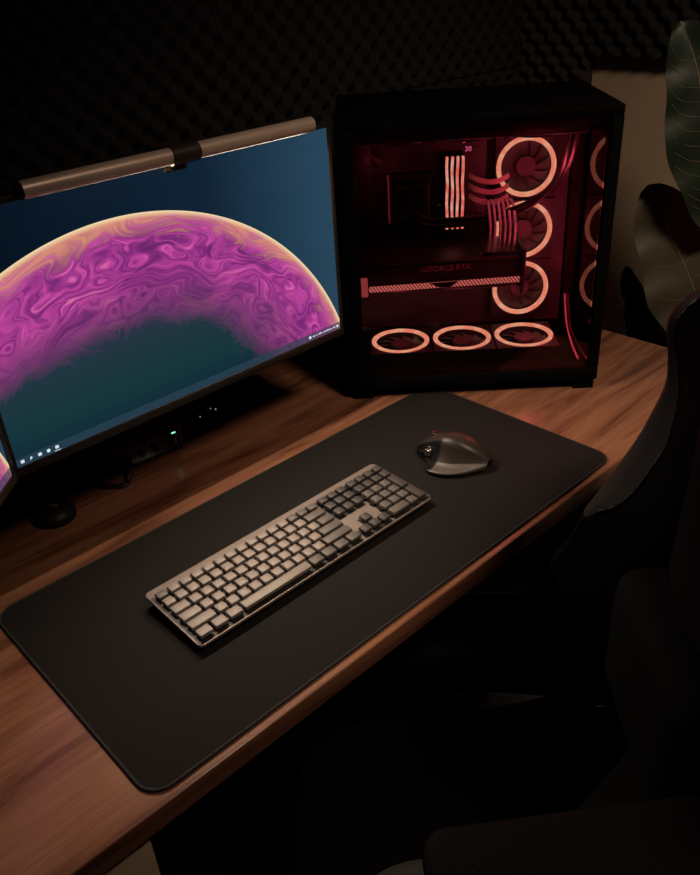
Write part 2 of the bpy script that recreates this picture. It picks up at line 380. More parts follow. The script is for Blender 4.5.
# ------------------------------------------------------------------ room
FZ = -0.73; XR = 1.75; YB = 0.80; XL = -1.6; YF = -2.3; ZC = 1.72
def slab(name, lo, hi, m): bm = bmesh.new(); box(bm, lo, hi); return struct(name, bm, m)
slab('floor', (XL-.1, YF-.1, FZ-.1), (XR+.1, YB+.15, FZ), M['floor'])
slab('ceiling', (XL-.1, YF-.1, ZC), (XR+.1, YB+.15, ZC+.1), M['wall'])
slab('wall_back', (XL-.1, YB+.05, FZ), (XR+.1, YB+.15, ZC), M['wall'])
slab('wall_right', (XR, YF, FZ), (XR+.1, YB+.05, ZC), M['wall'])
slab('wall_left', (XL-.1, YF, FZ), (XL, YB+.05, ZC), M['wall'])
slab('wall_front', (XL, YF-.1, FZ), (XR, YF, ZC), M['wall'])

def foam_mesh(wd, ht, p=.0504):
    """egg-crate foam panel, local x 0..wd, z 0..ht, bumps towards -y, backing at y=0.05"""
    bm = bmesh.new(); st = p/8; nx = max(2, round(wd/st)); nz = max(2, round(ht/st)); g = []
    for i in range(nx+1):
        row = []
        for j in range(nz+1):
            x, z = wd*i/nx, ht*j/nz
            h = .5+.5*math.sin(2*PI*x/p)*math.sin(2*PI*z/p)
            row.append(bm.verts.new((x, .030-.030*h, z)))
        g.append(row)
    for i in range(nx):
        for j in range(nz): bm.faces.new((g[i][j], g[i+1][j], g[i+1][j+1], g[i][j+1]))
    rim = [g[i][0] for i in range(nx+1)]+[g[nx][j] for j in range(1, nz+1)]+[g[i][nz] for i in range(nx-1, -1, -1)]+[g[0][j] for j in range(nz-1, 0, -1)]
    back = [bm.verts.new((v.co.x, .05, v.co.z)) for v in rim]; n = len(rim)
    for i in range(n): bm.faces.new((rim[i], rim[(i+1) % n], back[(i+1) % n], back[i]))
    bm.faces.new(back); return bm
hpos = ['far left end', 'left of the monitor', 'behind the monitor', 'behind the computer case', 'right of the case']
fx = [-.40, .11, .61, 1.112, 1.612]
proto = None
for ri, z0 in enumerate((-.03, .473)):
    for ci in range(3):
        x0 = (.108-.504, .108, .612)[ci]
        if proto is None:
            o = proto = link('foam_panel', foam_mesh(.504, .503), M['foam'])
        else: o = proto.copy(); COL.objects.link(o)
        o.location = (x0, YB, z0)
        tag(o, 'black egg-crate acoustic foam panel on back wall, %s row, %s' % (('lower', 'upper')[ri], ('left of the big monitor', 'behind the big monitor', 'between monitor and computer case')[ci]), 'foam panel', 'acoustic foam panels')
for z0, nm in ((-.03, 'lower'), (.473, 'upper')):
    o = link('foam_panel', foam_mesh(.583, .50), M['foam']); o.location = (1.116, YB, z0)
    tag(o, 'black egg-crate acoustic foam panel on back wall behind the computer case, %s row' % nm, 'foam panel', 'acoustic foam panels')
o = link('foam_panel', foam_mesh(.216, 1.0), M['foam_red']); o.location = (XR-.051, YB+.045, -.03); o.rotation_euler = (0, 0, -PI/2)
tag(o, 'narrow brownish foam strip in the room corner beside the bare cream wall', 'foam panel', 'acoustic foam panels')
o = link('foam_panel', foam_mesh(1.2, .47), M['foam']); o.location = (XR-.051, YB-.172, .500); o.rotation_euler = (0, 0, -PI/2)
tag(o, 'long black foam panel on right wall above the bare cream strip', 'foam panel', 'acoustic foam panels')

# ------------------------------------------------------------------ desk
desk = empty('desk', (0.6, .38, FZ), 0, 'walnut desk with a straight front edge carrying monitor and computer case', 'desk')
bm = bmesh.new(); box(bm, (-1.1-.6, -.0115-.38, -.032-FZ), (1.340-.6, .80-.38, 0-FZ), .003, 4)
link('desktop', bm, M['wood'], desk)
for x in (1.24, -1.02):
    for y in (.06, .70):
        bm = bmesh.new(); box(bm, (x-.03-.6, y-.03-.38, 0), (x+.03-.6, y+.03-.38, .70), .004)
        link('leg', bm, M['blackm'], desk)
bm = bmesh.new(); box(bm, (-1.0-.6, .68-.38, .64), (1.22-.6, .71-.38, .70), .003); link('crossbar', bm, M['blackm'], desk)

ped = empty('drawer_cabinet', (-.217, .27, FZ), 0, 'cream drawer cabinet standing under the front left of the desk', 'cabinet')
bm = bmesh.new(); box(bm, (-.20, -.255, .0), (.203, .26, .695), .002); link('body', bm, M['cabinet'], ped)
for k in range(3):
    bm = bmesh.new(); box(bm, (-.198, -.275, .02+k*.226), (.205, -.2555, .02+k*.226+.220), .002)
    d = link('drawer', bm, M['cabinet'], ped)
    bm = bmesh.new(); tube(bm, [(-.06, -.275, .13+k*.226), (-.06, -.295, .13+k*.226), (.06, -.295, .13+k*.226), (.06, -.275, .13+k*.226)], .004, k=1); link('handle', bm, M['chrome'], d)

# ------------------------------------------------------------------ desk mat
MW, MD = .892, .408
dm = empty('desk_mat', (0, 0, 0), 0, 'large black cloth desk mat with stitched rounded corners under keyboard and mouse', 'desk mat')
bm = bmesh.new(); prism(bm, rrect(.003, .003, MW-.003, MD-.003, .027, 10), 0.0002, .0034, .0008)
link('cloth', bm, M['mat'], dm)
bm = bmesh.new(); P = rrect(.002, .002, MW-.002, MD-.002, .028, 10); P = [(x, y, .0020) for x, y in P]; tube(bm, P+[P[0]], .0021, 8, 1)
link('hem', bm, M['mat_edge'], dm)
MZ = .0035

# ------------------------------------------------------------------ keyboard
kb = empty('keyboard', (.156, .1325, MZ), .0016, 'full-size grey keyboard with light and dark keycaps on the black desk mat', 'keyboard')
KT = math.radians(3.2); TILT = Matrix.Translation((0, 0, .0045)) @ Matrix.Rotation(KT, 4, 'X')
bm = bmesh.new(); prism(bm, rrect(0, 0, .434, .1316, .008), .0045, .0090, .0008, mtx=TILT); link('top_plate', bm, M['kplate'], kb)
bm = bmesh.new(); prism(bm, rrect(.003, .003, .431, .1286, .007), .0, .0044, .001, mtx=TILT); link('base', bm, M['kbase'], kb)
for x in (.03, .404):
    bm = bmesh.new(); box(bm, (x-.018, .108, .0), (x+.018, .120, .0118), .001); link('foot', bm, M['kbase'], kb)
    bm = bmesh.new(); box(bm, (x-.018, .008, .0), (x+.018, .014, .0058), .001); link('foot', bm, M['kbase'], kb)
U = .0189; KX0 = .0050; KY0 = .0045
keycache = {}
def key(name, x, row, wu, hu, m, leg=None, gap=.0034):
    """x in units from the left, row 0 bottom .. 5 top"""
    k = (round(wu, 3), hu, m.name)
    ww, hh = wu*U-gap, hu*U-gap
    if k not in keycache:
        b = bmesh.new(); bmesh.ops.create_cube(b, size=1)
        for v in b.verts:
            s = .0 if v.co.z < 0 else .0009
            v.co = Vector((math.copysign(ww/2-s, v.co.x), math.copysign(hh/2-s, v.co.y), 0 if v.co.z < 0 else .0046))
        bmesh.ops.bevel(b, geom=b.edges[:], offset=.0006, segments=2, profile=.5, affect='EDGES')
        me = bpy.data.meshes.new(name); b.to_mesh(me); b.free(); me.materials.append(m)
        me.polygons.foreach_set('use_smooth', [True]*len(me.polygons)); me.set_sharp_from_angle(angle=.6); keycache[k] = me
    o = bpy.data.objects.new(name, keycache[k]); COL.objects.link(o); o.parent = kb
    cx, cy = KX0+(x+wu/2)*U, KY0+(row+hu/2)*U
    o.matrix_local = TILT @ Matrix.Translation((cx, cy, .0132))
    # stem under the cap
    if leg:
        text_mesh('legend', leg, .0036 if len(leg) == 1 else .0026, M['legend'], o, Matrix.Translation((-.001 if len(leg) == 1 else 0, hh/2-.0052 if hu == 1 else 0, .00462)), .00004)
    return o
K, KM, KD = M['key'], M['keym'], M['keyd']
# stems (dark) fill under the caps
bm = bmesh.new()
for i in range(22):
    for j in range(6):
        if 15.2 < i+.6 < 18.2 and j in (1, 2): continue
        cx, cy = KX0+(i+.5)*U, KY0+(j+.5)*U; box(bm, (cx-.0035, cy-.0035, .0088), (cx+.0035, cy+.0035, .0131), mtx=TILT)
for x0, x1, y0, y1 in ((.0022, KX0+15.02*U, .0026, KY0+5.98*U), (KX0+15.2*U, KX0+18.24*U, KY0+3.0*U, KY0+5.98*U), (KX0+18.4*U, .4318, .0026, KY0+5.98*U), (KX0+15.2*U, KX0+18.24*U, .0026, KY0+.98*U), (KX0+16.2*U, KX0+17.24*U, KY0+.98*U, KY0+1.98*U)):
    w_ = bmesh.new(); box(w_, (x0, y0, .0088), (x1, y1, .0094), mtx=TILT); link('key_gap_shade', w_, M['kbase'], kb, smooth=False)  # thin dark sheets on the plate put the shade between the keys
sw = link('switch', bm, M['black'], kb, smooth=False); sw['kind'] = 'stuff'
frow = ['Esc']+['F%d' % i for i in range(1, 13)]+['', '']
for i, l in enumerate(frow): key('function_key', i, 5, 1, .92, KM if i in (0, 5, 6, 7, 8) and i == 0 else (K if i < 12 else KM), l or None)
for i, l in enumerate('`1234567890-='): key('number_key', i, 4, 1, 1, K, l)
key('modifier_key', 13, 4, 2, 1, KM)
key('modifier_key', 0, 3, 1.5, 1, K)
for i, l in enumerate('QWERTYUIOP[]'): key('letter_key', 1.5+i, 3, 1, 1, K, l)
key('modifier_key', 13.5, 3, 1.5, 1, KM)
key('modifier_key', 0, 2, 1.75, 1, K)
for i, l in enumerate("ASDFGHJKL;'"): key('letter_key', 1.75+i, 2, 1, 1, K, l)
key('modifier_key', 12.75, 2, 2.25, 1, KM)
key('modifier_key', 0, 1, 2.25, 1, K)
for i, l in enumerate('ZXCVBNM,./'): key('letter_key', 2.25+i, 1, 1, 1, K, l)
key('modifier_key', 12.25, 1, 2.75, 1, KM)
for x, wd in ((0, 1.25), (1.25, 1.25), (2.5, 1.25)): key('modifier_key', x, 0, wd, 1, K)
key('spacebar', 3.75, 0, 6.25, 1, K)
for x in (10, 11.25, 12.5, 13.75): key('modifier_key', x, 0, 1.25, 1, KM)
NX = 15.22
for j in (3, 4, 5):
    for i in range(3): key('navigation_key', NX+i, j, 1, .92 if j == 5 else 1, KD)
key('arrow_key', NX+1, 1, 1, 1, KD, '^')
for i, l in enumerate('<v>'): key('arrow_key', NX+i, 0, 1, 1, KD, l)
PX = 18.42
for i in range(4): key('numpad_key', PX+i, 5, 1, .92, KD)
for i, l in enumerate(['', '/', '*', '-']): key('numpad_key', PX+i, 4, 1, 1, KD, l or None)
for j, r in ((3, '789'), (2, '456'), (1, '123')):
    for i, l in enumerate(r): key('numpad_key', PX+i, j, 1, 1, KM, l)
key('numpad_key', PX+3, 2, 1, 2, KD, '+'); key('numpad_key', PX+3, 0, 1, 2, KD)
key('numpad_key', PX, 0, 2, 1, KM, '0'); key('numpad_key', PX+2, 0, 1, 1, KM, '.')

# ------------------------------------------------------------------ mouse (front towards +y)
def mouse():
    r = empty('mouse', (.7065, .190, MZ), .165, 'grey ergonomic wireless mouse with flared thumb rest on the black mat', 'mouse')
    SEC = [  # y, then nine (x, z) from the flared left edge over the ridge to the right side
        (-.064, [(-.004, .010), (-.004, .013), (-.002, .015), (.001, .017), (.004, .019), (.009, .019), (.014, .015), (.016, .008), (.016, .003)]),
        (-.056, [(-.014, .006), (-.015, .011), (-.009, .016), (-.004, .021), (.001, .026), (.010, .027), (.021, .020), (.026, .010), (.026, .002)]),
        (-.038, [(-.036, .004), (-.037, .010), (-.024, .016), (-.015, .027), (-.008, .038), (.008, .040), (.028, .030), (.036, .014), (.036, .002)]),
        (-.016, [(-.053, .004), (-.054, .010), (-.036, .014), (-.025, .028), (-.016, .046), (.002, .050), (.028, .040), (.040, .018), (.040, .002)]),
        (.006, [(-.058, .004), (-.059, .010), (-.041, .013), (-.029, .027), (-.019, .047), (-.002, .051), (.026, .041), (.040, .018), (.039, .002)]),
        (.020, [(-.054, .004), (-.055, .009), (-.038, .010), (-.028, .022), (-.019, .043), (-.002, .047), (.024, .039), (.038, .017), (.037, .002)]),
        (.030, [(-.034, .003), (-.035, .007), (-.031, .009), (-.026, .018), (-.019, .038), (-.003, .042), (.022, .036), (.036, .016), (.035, .002)]),
        (.046, [(-.025, .003), (-.026, .006), (-.026, .009), (-.024, .016), (-.019, .030), (-.004, .034), (.019, .029), (.033, .014), (.032, .002)]),
        (.060, [(-.019, .003), (-.020, .005), (-.020, .008), (-.019, .013), (-.016, .020), (-.004, .023), (.015, .020), (.026, .010), (.026, .002)]),
        (.0635, [(-.014, .003), (-.014, .005), (-.014, .007), (-.013, .010), (-.011, .014), (-.003, .016), (.010, .014), (.019, .008), (.019, .002)])]
    rows = [smooth_path([(x, y, z) for x, z in pr], 4) for y, pr in SEC]
    cols = [smooth_path([rw[j] for rw in rows], 5) for j in range(len(rows[0]))]      # cols[j][i]
    ni = len(cols[0]); nj = len(cols)
    rest = bmesh.new(); wall = bmesh.new(); shell = bmesh.new()
    cache = {}
    def vert(b, i, j):
        k = (id(b), i, j)
        if k not in cache: cache[k] = b.verts.new(cols[j][i])
        return cache[k]
    for i in range(ni-1):
        for j in range(nj-1):
            front = cols[j][i].y > .008
            b = shell if j >= 16 else (wall if (front or j >= 12) else rest)  # front left flank gets a dark material, its shade put into the colour
            if j < 16 and j >= 12 and not front: b = shell
            if not front and 9 <= j < 12: b = shell
            b.faces.new((vert(b, i, j), vert(b, i+1, j), vert(b, i+1, j+1), vert(b, i, j+1)))
    shell.faces.new([vert(shell, ni-1, j) for j in range(16, nj)])
    link('shell', shell, M['mouse'], r, ang=50); link('thumb_rest', rest, M['mouserest'], r, ang=50); link('side_wall', wall, M['moused'], r, ang=50)
    bm = bmesh.new(); cyl(bm, (-.031, .033, .021), (-.018, .033, .023), .0075, n=28, bev=.001); link('side_wheel', bm, M['chrome'], r)
    bm = bmesh.new(); cyl(bm, (-.006, .036, .0385), (.003, .036, .0385), .0085, n=32, bev=.001); link('scroll_wheel', bm, M['chrome'], r)
    for dy in (.020, .044):
        bm = bmesh.new(); box(bm, (-.0285, dy-.006, .016), (-.024, dy+.006, .020), .001); link('side_button', bm, M['moused'], r)
    bm = bmesh.new(); prism(bm, rrect(-.012, -.052, .030, .054, .012), .0, .004, .0004); link('base', bm, M['moused'], r)
mouse()

# ------------------------------------------------------------------ monitors
def monitor(name, loc, yaw, label, w_=.597, h_=.336, icons=True):
    """origin: bottom right corner of the screen panel; screen spans local x -w..0, z 0..h, facing -y"""
    r = empty(name, loc, yaw, label, 'monitor', 'desk monitors')
    b = .0075; bb = .014
    bm = bmesh.new()
    box(bm, (-w_-b, -.002, -bb), (b, .035, 0), .0015); box(bm, (-w_-b, -.002, h_), (b, .035, h_+b), .0015)
    box(bm, (-w_-b, -.002, 0), (-w_, .035, h_), .001); box(bm, (0, -.002, 0), (b, .035, h_), .001)
    link('frame', bm, M['bezel'], r)
    bm = bmesh.new(); box(bm, (-w_-b+.001, .012, -bb+.001), (b-.001, .045, h_+b-.001), .006, 3); link('back_shell', bm, M['black'], r)
    bm = bmesh.new(); box(bm, (-w_/2-.06, .045, h_/2-.06), (-w_/2+.06, .058, h_/2+.06), .004); link('mount_plate', bm, M['blackm'], r)
    bm = bmesh.new(); box(bm, (0, 0, 0), (w_, .004, h_)); s = link('screen', bm, M['screen'], r, smooth=False); s.location = (-w_, 0, 0)
    if icons:
        for i in range(5):
            bm = bmesh.new(); x = .0085+i*.0125
            if i == 3: cyl(bm, (x, 0, .0062), (x, -.0003, .0062), .0026, n=16)
            elif i == 1: cyl(bm, (x, 0, .0068), (x, -.0003, .0068), .0016, n=12); box(bm, (x-.002, -.0003, .0038), (x-.001, 0, .0052))
            else: box(bm, (x-.0025, -.0003, .0042), (x+.0025, 0, .0086))
            if i == 4: box(bm, (x-.0045, -.0003, .001), (x+.0045, 0, .0018))
            link('taskbar_icon', bm, M['white_e'], s)
        x = w_-.070; bm = bmesh.new(); rr = random.Random(3)
        cyl(bm, (x, 0, .0062), (x, -.0003, .0062), .0028, n=16); x += .006
        while x < w_-.012:
            ww = rr.uniform(.0012, .003); box(bm, (x, -.0003, .0052), (x+ww, 0, .0052+rr.uniform(.0012, .0024))); x += ww+rr.choice((.0006, .0007, .0025))
        cyl(bm, (w_-.006, 0, .0062), (w_-.006, -.0003, .0062), .0024, n=16)
        link('status_icons', bm, M['white_e'], s)
    return r
mon = monitor('monitor', (.697, .443, .179), .011, 'large monitor with pink swirled arc wallpaper standing left of the computer case')
mon2 = monitor('monitor', (.0870, .4255, .179), math.radians(44.5), 'second monitor angled at the left edge, only its bright corner showing', icons=False)
# arm that carries the two monitors
arm = empty('monitor_stand', (.24, .742, 0), 0, 'black twin-armed monitor stand clamped to the desk behind the monitors', 'monitor stand')
bm = bmesh.new(); box(bm, (-.05, -.04, .0), (.05, .05, .012), .003); link('clamp', bm, M['blackm'], arm)
bm = bmesh.new(); cyl(bm, (0, 0, .010), (0, 0, .40), .018); link('pole', bm, M['blackm'], arm)
bm = bmesh.new(); tube(bm, [(0, 0, .345), (.07, -.10, .345), (.152, -.237, .345)], .014, k=4); link('arm', bm, M['blackm'], arm)
bm = bmesh.new(); tube(bm, [(0, 0, .30), (-.18, -.09, .32), (-.32, -.33, .345), (-.398, -.495, .345)], .014, k=4); link('arm', bm, M['blackm'], arm)

# light bar on the monitor
lb = empty('monitor_light_bar', (.427, .430, .527), .011, 'tubular bronze-grey light bar clipped on top of the large monitor', 'light bar')
bm = bmesh.new(); A = [math.radians(-90-4+326*i/36) for i in range(37)]
prf = [(.0112*math.cos(a), .0112*math.sin(a)) for a in A]+[(.0098*math.cos(a), .0098*math.sin(a)) for a in reversed(A)]
ends = [[bm.verts.new((x, y, z)) for y, z in prf] for x in (-.231, .231)]
for i in range(len(prf)):
    f = bm.faces.new((ends[0][i], ends[0][(i+1) % len(prf)], ends[1][(i+1) % len(prf)], ends[1][i]))
    if i >= 37: f.material_index = 1
link('tube', bm, [M['alu'], M['foam']], lb)
for s in (-1, 1):
    bm = bmesh.new(); cyl(bm, (s*.2305, 0, 0), (s*.2335, 0, 0), .0106, n=32, bev=.0005); link('end_cap', bm, M['black'], lb)
bm = bmesh.new(); box(bm, (-.216, -.0055, .0035), (.216, .0055, .0050), .0005); link('diffuser', bm, M['bar_diff'], lb)
bm = bmesh.new(); annulus(bm, .0114, .0128, .044, (0, 0, 0), 48); bmesh.ops.transform(bm, matrix=Matrix.Translation((-.022, 0, 0)) @ Matrix.Rotation(PI/2, 4, 'Y'), verts=bm.verts); box(bm, (-.022, .0115, -.011), (.022, .028, .011), .004); box(bm, (-.022, .052, -.08), (.022, .062, .0), .004); box(bm, (-.022, .02, .0), (.022, .06, .01), .003)
link('clip', bm, M['clip'], lb)
bm = bmesh.new(); box(bm, (-.030, .0055, -.0165), (.006, .030, -.0130), .001); box(bm, (-.030, .0050, -.021), (.006, .0085, -.0135), .001)
link('hook', bm, M['clip'], lb)

# ------------------------------------------------------------------ small things under the monitor
ai = empty('audio_interface', (.370, .622, 0), -.13, 'small red-cased audio interface with black front and green light under the monitor', 'audio interface')
bm = bmesh.new(); box(bm, (-.066, -.030, .003), (.066, .075, .046), .003, 3); link('case', bm, M['red'], ai)
bm = bmesh.new(); box(bm, (-.0635, -.034, .005), (.0635, -.0295, .043), .002, 3); fp = link('front_panel', bm, M['blackg'], ai)
for x, r_ in ((-.045, .009), (.045, .0085)):
    bm = bmesh.new(); cyl(bm, (x, -.034, .022), (x, -.040 if x < 0 else -.044, .022), r_, n=28, bev=.001)
    link('input_jack' if x < 0 else 'volume_knob', bm, M['black'], fp)
for x in (-.018, .008):
    bm = bmesh.new(); cyl(bm, (x, -.034, .024), (x, -.043, .024), .0055, n=20, bev=.001); link('gain_knob', bm, M['black'], fp)
bm = bmesh.new(); box(bm, (.043, -.0352, .0375), (.051, -.0338, .0405), .0005); link('usb_light', bm, M['led_g'], fp)
bm = bmesh.new(); box(bm, (.0445, -.0450, .024), (.0455, -.0438, .031)); link('pointer', bm, M['gold'], fp)
for sx in (-.05, .05):
    bm = bmesh.new(); box(bm, (sx-.008, -.02, 0), (sx+.008, .06, .004), .001); link('foot', bm, M['rubber'], ai)
cb = bmesh.new(); tube(cb, [(.318, .582, .024), (.312, .566, .018), (.300, .556, .006), (.285, .552, .0045), (.255, .590, .0045), (.235, .66, .0045), (.215, .74, .0045), (.20, .80-.01, .0045)], .0042, 10)
cyl(cb, (.321, .592, .024), (.317, .578, .023), .007, n=20)
tag(link('audio_cable', cb, M['rubber']), 'thick black cable curving away from the audio interface across the desk', 'cable')

def puck(loc, r, h, label, badge=None):
    p = empty('puck', loc, .4, label, 'desk gadget')
    bm = bmesh.new(); lathe(bm, [(0, 0), (r*.96, 0), (r, h*.12), (r, h*.4), (r*.93, h*.62), (r*.70, h*.85), (r*.5, h*.97), (0, h)], 48); link('body', bm, M['black'], p)
    return p
p1 = puck((.168, .558, 0), .033, .024, 'black round cable puck with a gold mark at the desk left end')
p1.name = 'cable_puck'
bm = bmesh.new(); box(bm, (-.003, -.010, .0240), (.003, .007, .0250), .0003); o = link('gold_mark', bm, M['gold'], p1); o.rotation_euler = (0, 0, .15)
bm = bmesh.new(); tube(bm, [(.150, .575, .020), (.145, .60, .016), (.150, .63, .005), (.165, .68, .004), (.18, .76, .004)], .003, 8); tag(link('puck_cable', bm, M['rubber']), 'thin black cable running back from the round cable puck', 'cable')
p2 = puck((.517, .622, 0), .030, .022, 'black round puck with white pinpoint lights beneath the monitor'); p2.name = 'light_puck'
for x, y in ((.012, -.004), (.012, .008), (-.018, .012)):
    bm = bmesh.new(); cyl(bm, (x, y, .0175), (x, y, .0225 if x > 0 else .020), .0009 if y < 0 else .0005, n=12); link('led', bm, M['led_w'], p2)
bm = bmesh.new(); box(bm, (-.035, -.018, 0), (.035, .018, .018), .006, 3)
o = link('usb_hub', bm, M['black']); o.location = (.645, .675, 0); o.rotation_euler = (0, 0, -.1); tag(o, 'small flat black box on the desk between light puck and computer case', 'usb hub')
p3 = puck((.100, .655, 0), .022, .030, 'black knob-like puck half cut by the left picture edge'); p3.name = 'dark_puck'

# ------------------------------------------------------------------ computer case
CA = -.7665; CW_, CDp, CH_ = .471, .285, .513
pc = empty('computer_case', (.7472, .4824, 0), CA, 'large black glass-sided computer with glowing red fans on the right of the desk', 'computer')
def P_(name, bm, m, parent=None, **k): return link(name, bm, m, parent or pc, **k)
FZc = .020
for x in (.004, CW_-.044):
    for y in (.004, CDp-.05):
        bm = bmesh.new(); t = bmesh.new(); prism(bm, rrect(x, y, x+.040, y+.046, .004), 0, FZc+.002, .001); P_('foot', bm, M['blackm'])
bm = bmesh.new(); box(bm, (0, 0, FZc), (CW_, CDp, .045), .003); P_('bottom_panel', bm, M['blackm'])
bm = bmesh.new(); box(bm, (0, 0, .497), (CW_, CDp, CH_), .003); P_('top_panel', bm, M['blackm'])
for x0, x1, y0, y1 in ((0, .030, 0, .02), (CW_-.0185, CW_, 0, .020)):
    bm = bmesh.new(); box(bm, (x0, y0, .045), (x1, y1, .497), .002); P_('corner_post', bm, M['blackm'])
bm = bmesh.new(); box(bm, (0, .012, .045), (.006, CDp, .497)); P_('rear_panel', bm, M['shroud'])
bm = bmesh.new(); box(bm, (0, CDp-.004, .045), (CW_, CDp, .497)); P_('side_panel', bm, M['blackm'])
bm = bmesh.new(); box(bm, (.006, .246, .045), (.447, .250, .497)); P_('motherboard_tray', bm, M['tray'])
bm = bmesh.new(); box(bm, (.447, .226, .045), (CW_, CDp-.004, .497), .001); P_('front_side_strip', bm, M['blackm'])
bm = bmesh.new(); box(bm, (.030, .003, .045), (.4478, .0065, .497)); P_('side_glass', bm, M['sideglass'], smooth=False)
bm = bmesh.new(); box(bm, (.4480, .0005, .045), (.4515, .226, .497)); P_('front_glass', bm, M['frontglass'], smooth=False)

# fans: built in xy plane facing +z, then oriented
def fan_group(name, mtx, first=None, blades=11, phase=0):
    if first is None:
        bm = bmesh.new(); t = bmesh.new()
        # square frame with round opening
        n = 56; inner = []; outer = []
        ring = []
        for i in range(n):
            a = 2*PI*i/n+PI/4; c, s_ = math.cos(a), math.sin(a); k = .0598/max(abs(c), abs(s_))
            ring.append([t.verts.new((x, y, z)) for (x, y, z) in ((c*.057, s_*.057, 0), (c*k, s_*k, 0), (c*k, s_*k, .025), (c*.057, s_*.057, .025))])
        for i in range(n):
            a, b = ring[i], ring[(i+1) % n]
            for j in range(4): t.faces.new((a[j], b[j], b[(j+1) % 4], a[(j+1) % 4]))
        merge(bm, t)
        f = link(name, bm, M['shroud'], pc)
        bm = bmesh.new(); annulus(bm, .0486, .0574, .004, (0, 0, .0225), 64); link('light_ring', bm, M['ring'], f, smooth=False)
        bm = bmesh.new(); cyl(bm, (0, 0, .003), (0, 0, .020), .0195, n=40, bev=.002); h = link('hub', bm, M['shroud'], f)
        bm = bmesh.new(); cyl(bm, (0, 0, .020), (0, 0, .0206), .0185, n=40); link('hub_cap', bm, M['hub'], h)
        bm = bmesh.new()
        for b_ in range(blades):
            a0 = 2*PI*b_/blades+phase; g = []
            for i in range(7):
                rr = .018+(.0485-.018)*i/6; row = []
                for j in range(5):
                    aa = a0+(j/4)*(2*PI/blades*.98)+.35*(i/6); row.append(t2 := (rr*math.cos(aa), rr*math.sin(aa), .008+.005*(j/4)))
                g.append(row)
            vs = [[bm.verts.new(p) for p in row] for row in g]; vt = [[bm.verts.new((p[0], p[1], p[2]+.0012)) for p in row] for row in g]
            for i in range(6):
                for j in range(4):
                    bm.faces.new((vs[i][j], vs[i+1][j], vs[i+1][j+1], vs[i][j+1])); bm.faces.new((vt[i][j], vt[i+1][j], vt[i+1][j+1], vt[i][j+1]))
            for j in range(4): bm.faces.new((vs[6][j], vs[6][j+1], vt[6][j+1], vt[6][j]))
            for i in range(6): bm.faces.new((vs[i][0], vs[i+1][0], vt[i+1][0], vt[i][0])); bm.faces.new((vs[i][4], vs[i+1][4], vt[i+1][4], vt[i][4]))
        link('blades', bm, M['fanb'], f)
        f.matrix_local = mtx; return f
    c = copy_tree(first, pc); c.matrix_local = mtx; return c
Rside = Matrix.Rotation(PI/2, 4, 'X')        # +z -> -y : faces the side glass
f0 = None
for wz in (.373, .250, .128):
    f0_ = fan_group('side_fan', Matrix.Translation((.358, .245, wz)) @ Rside, f0); f0 = f0 or f0_
f1 = None
for ux in (.103, .226, .349):
    f1_ = fan_group('bottom_fan', Matrix.Translation((ux, .112, .0455)), f1); f1 = f1 or f1_
# top radiator with its dark fans
bm = bmesh.new(); box(bm, (.035, .05, .462), (.430, .19, .496), .003); ra = P_('radiator', bm, M['shroud'])
for k in range(3):
    bm = bmesh.new(); annulus(bm, .050, .0585, .006, (.105+.122*k, .12, .4565), 40); box(bm, (.105+.122*k-.060, .06, .4565), (.105+.122*k-.056, .18, .4615)); link('radiator_fan', bm, M['shroud'], ra)
# motherboard and the blocks on it
bm = bmesh.new(); box(bm, (.020, .240, .150), (.285, .2445, .462), .0005); mb = P_('motherboard', bm, M['pcb'])
bm = bmesh.new(); box(bm, (.022, .196, .300), (.062, .240, .448), .004)
for k in range(7): box(bm, (.024, .1945, .305+k*.018), (.060, .1965, .312+k*.018), mtx=Matrix.Translation((.042, 0, .37)) @ Matrix.Rotation(.5, 4, 'Y') @ Matrix.Translation((-.042, 0, -.37)))
link('port_cover', bm, M['shroud'], mb)
bm = bmesh.new()
for k in range(8): box(bm, (.072+k*.0145, .212, .425), (.082+k*.0145, .240, .446), .001)
link('heatsink', bm, M['shroud'], mb)
bm = bmesh.new(); box(bm, (.088, .222, .270), (.178, .240, .372), .002); link('socket', bm, M['black'], mb)
bm = bmesh.new(); box(bm, (.030, .230, .155), (.245, .240, .185), .002); link('lower_heatsink', bm, M['shroud'], mb)
bm = bmesh.new()
rr = random.Random(8)
for k in range(46):
    x, z = rr.uniform(.065, .275), rr.uniform(.155, .455); s_ = rr.uniform(.0015, .005); box(bm, (x-s_, .2355, z-s_*.6), (x+s_, .240, z+s_*.6))
for k in range(5): cyl(bm, (.19+.013*k, .240, .263), (.19+.013*k, .232, .263), .0035, n=12)
cp = link('capacitors', bm, M['chrome'], mb); cp['kind'] = 'stuff'
text_mesh('debug_display', '30', .0135, M['disp'], mb, Matrix.Translation((.248, .2345, .409)) @ Matrix.Rotation(PI/2, 4, 'X'), .0003)
# pump block with cap
bm = bmesh.new(); box(bm, (.096, .180, .286), (.170, .2215, .362), .006, 3); pb = P_('pump_block', bm, M['black'])
bm = bmesh.new(); box(bm, (.104, .1775, .294), (.162, .1805, .354), .004, 3); link('pump_cap', bm, M['blackg'], pb)
bm = bmesh.new(); box(bm, (.0905, .190, .286), (.0925, .222, .372), .0005); link('edge_light', bm, emis('dim_red_edge', (.30, .02, .03), .6), pb)
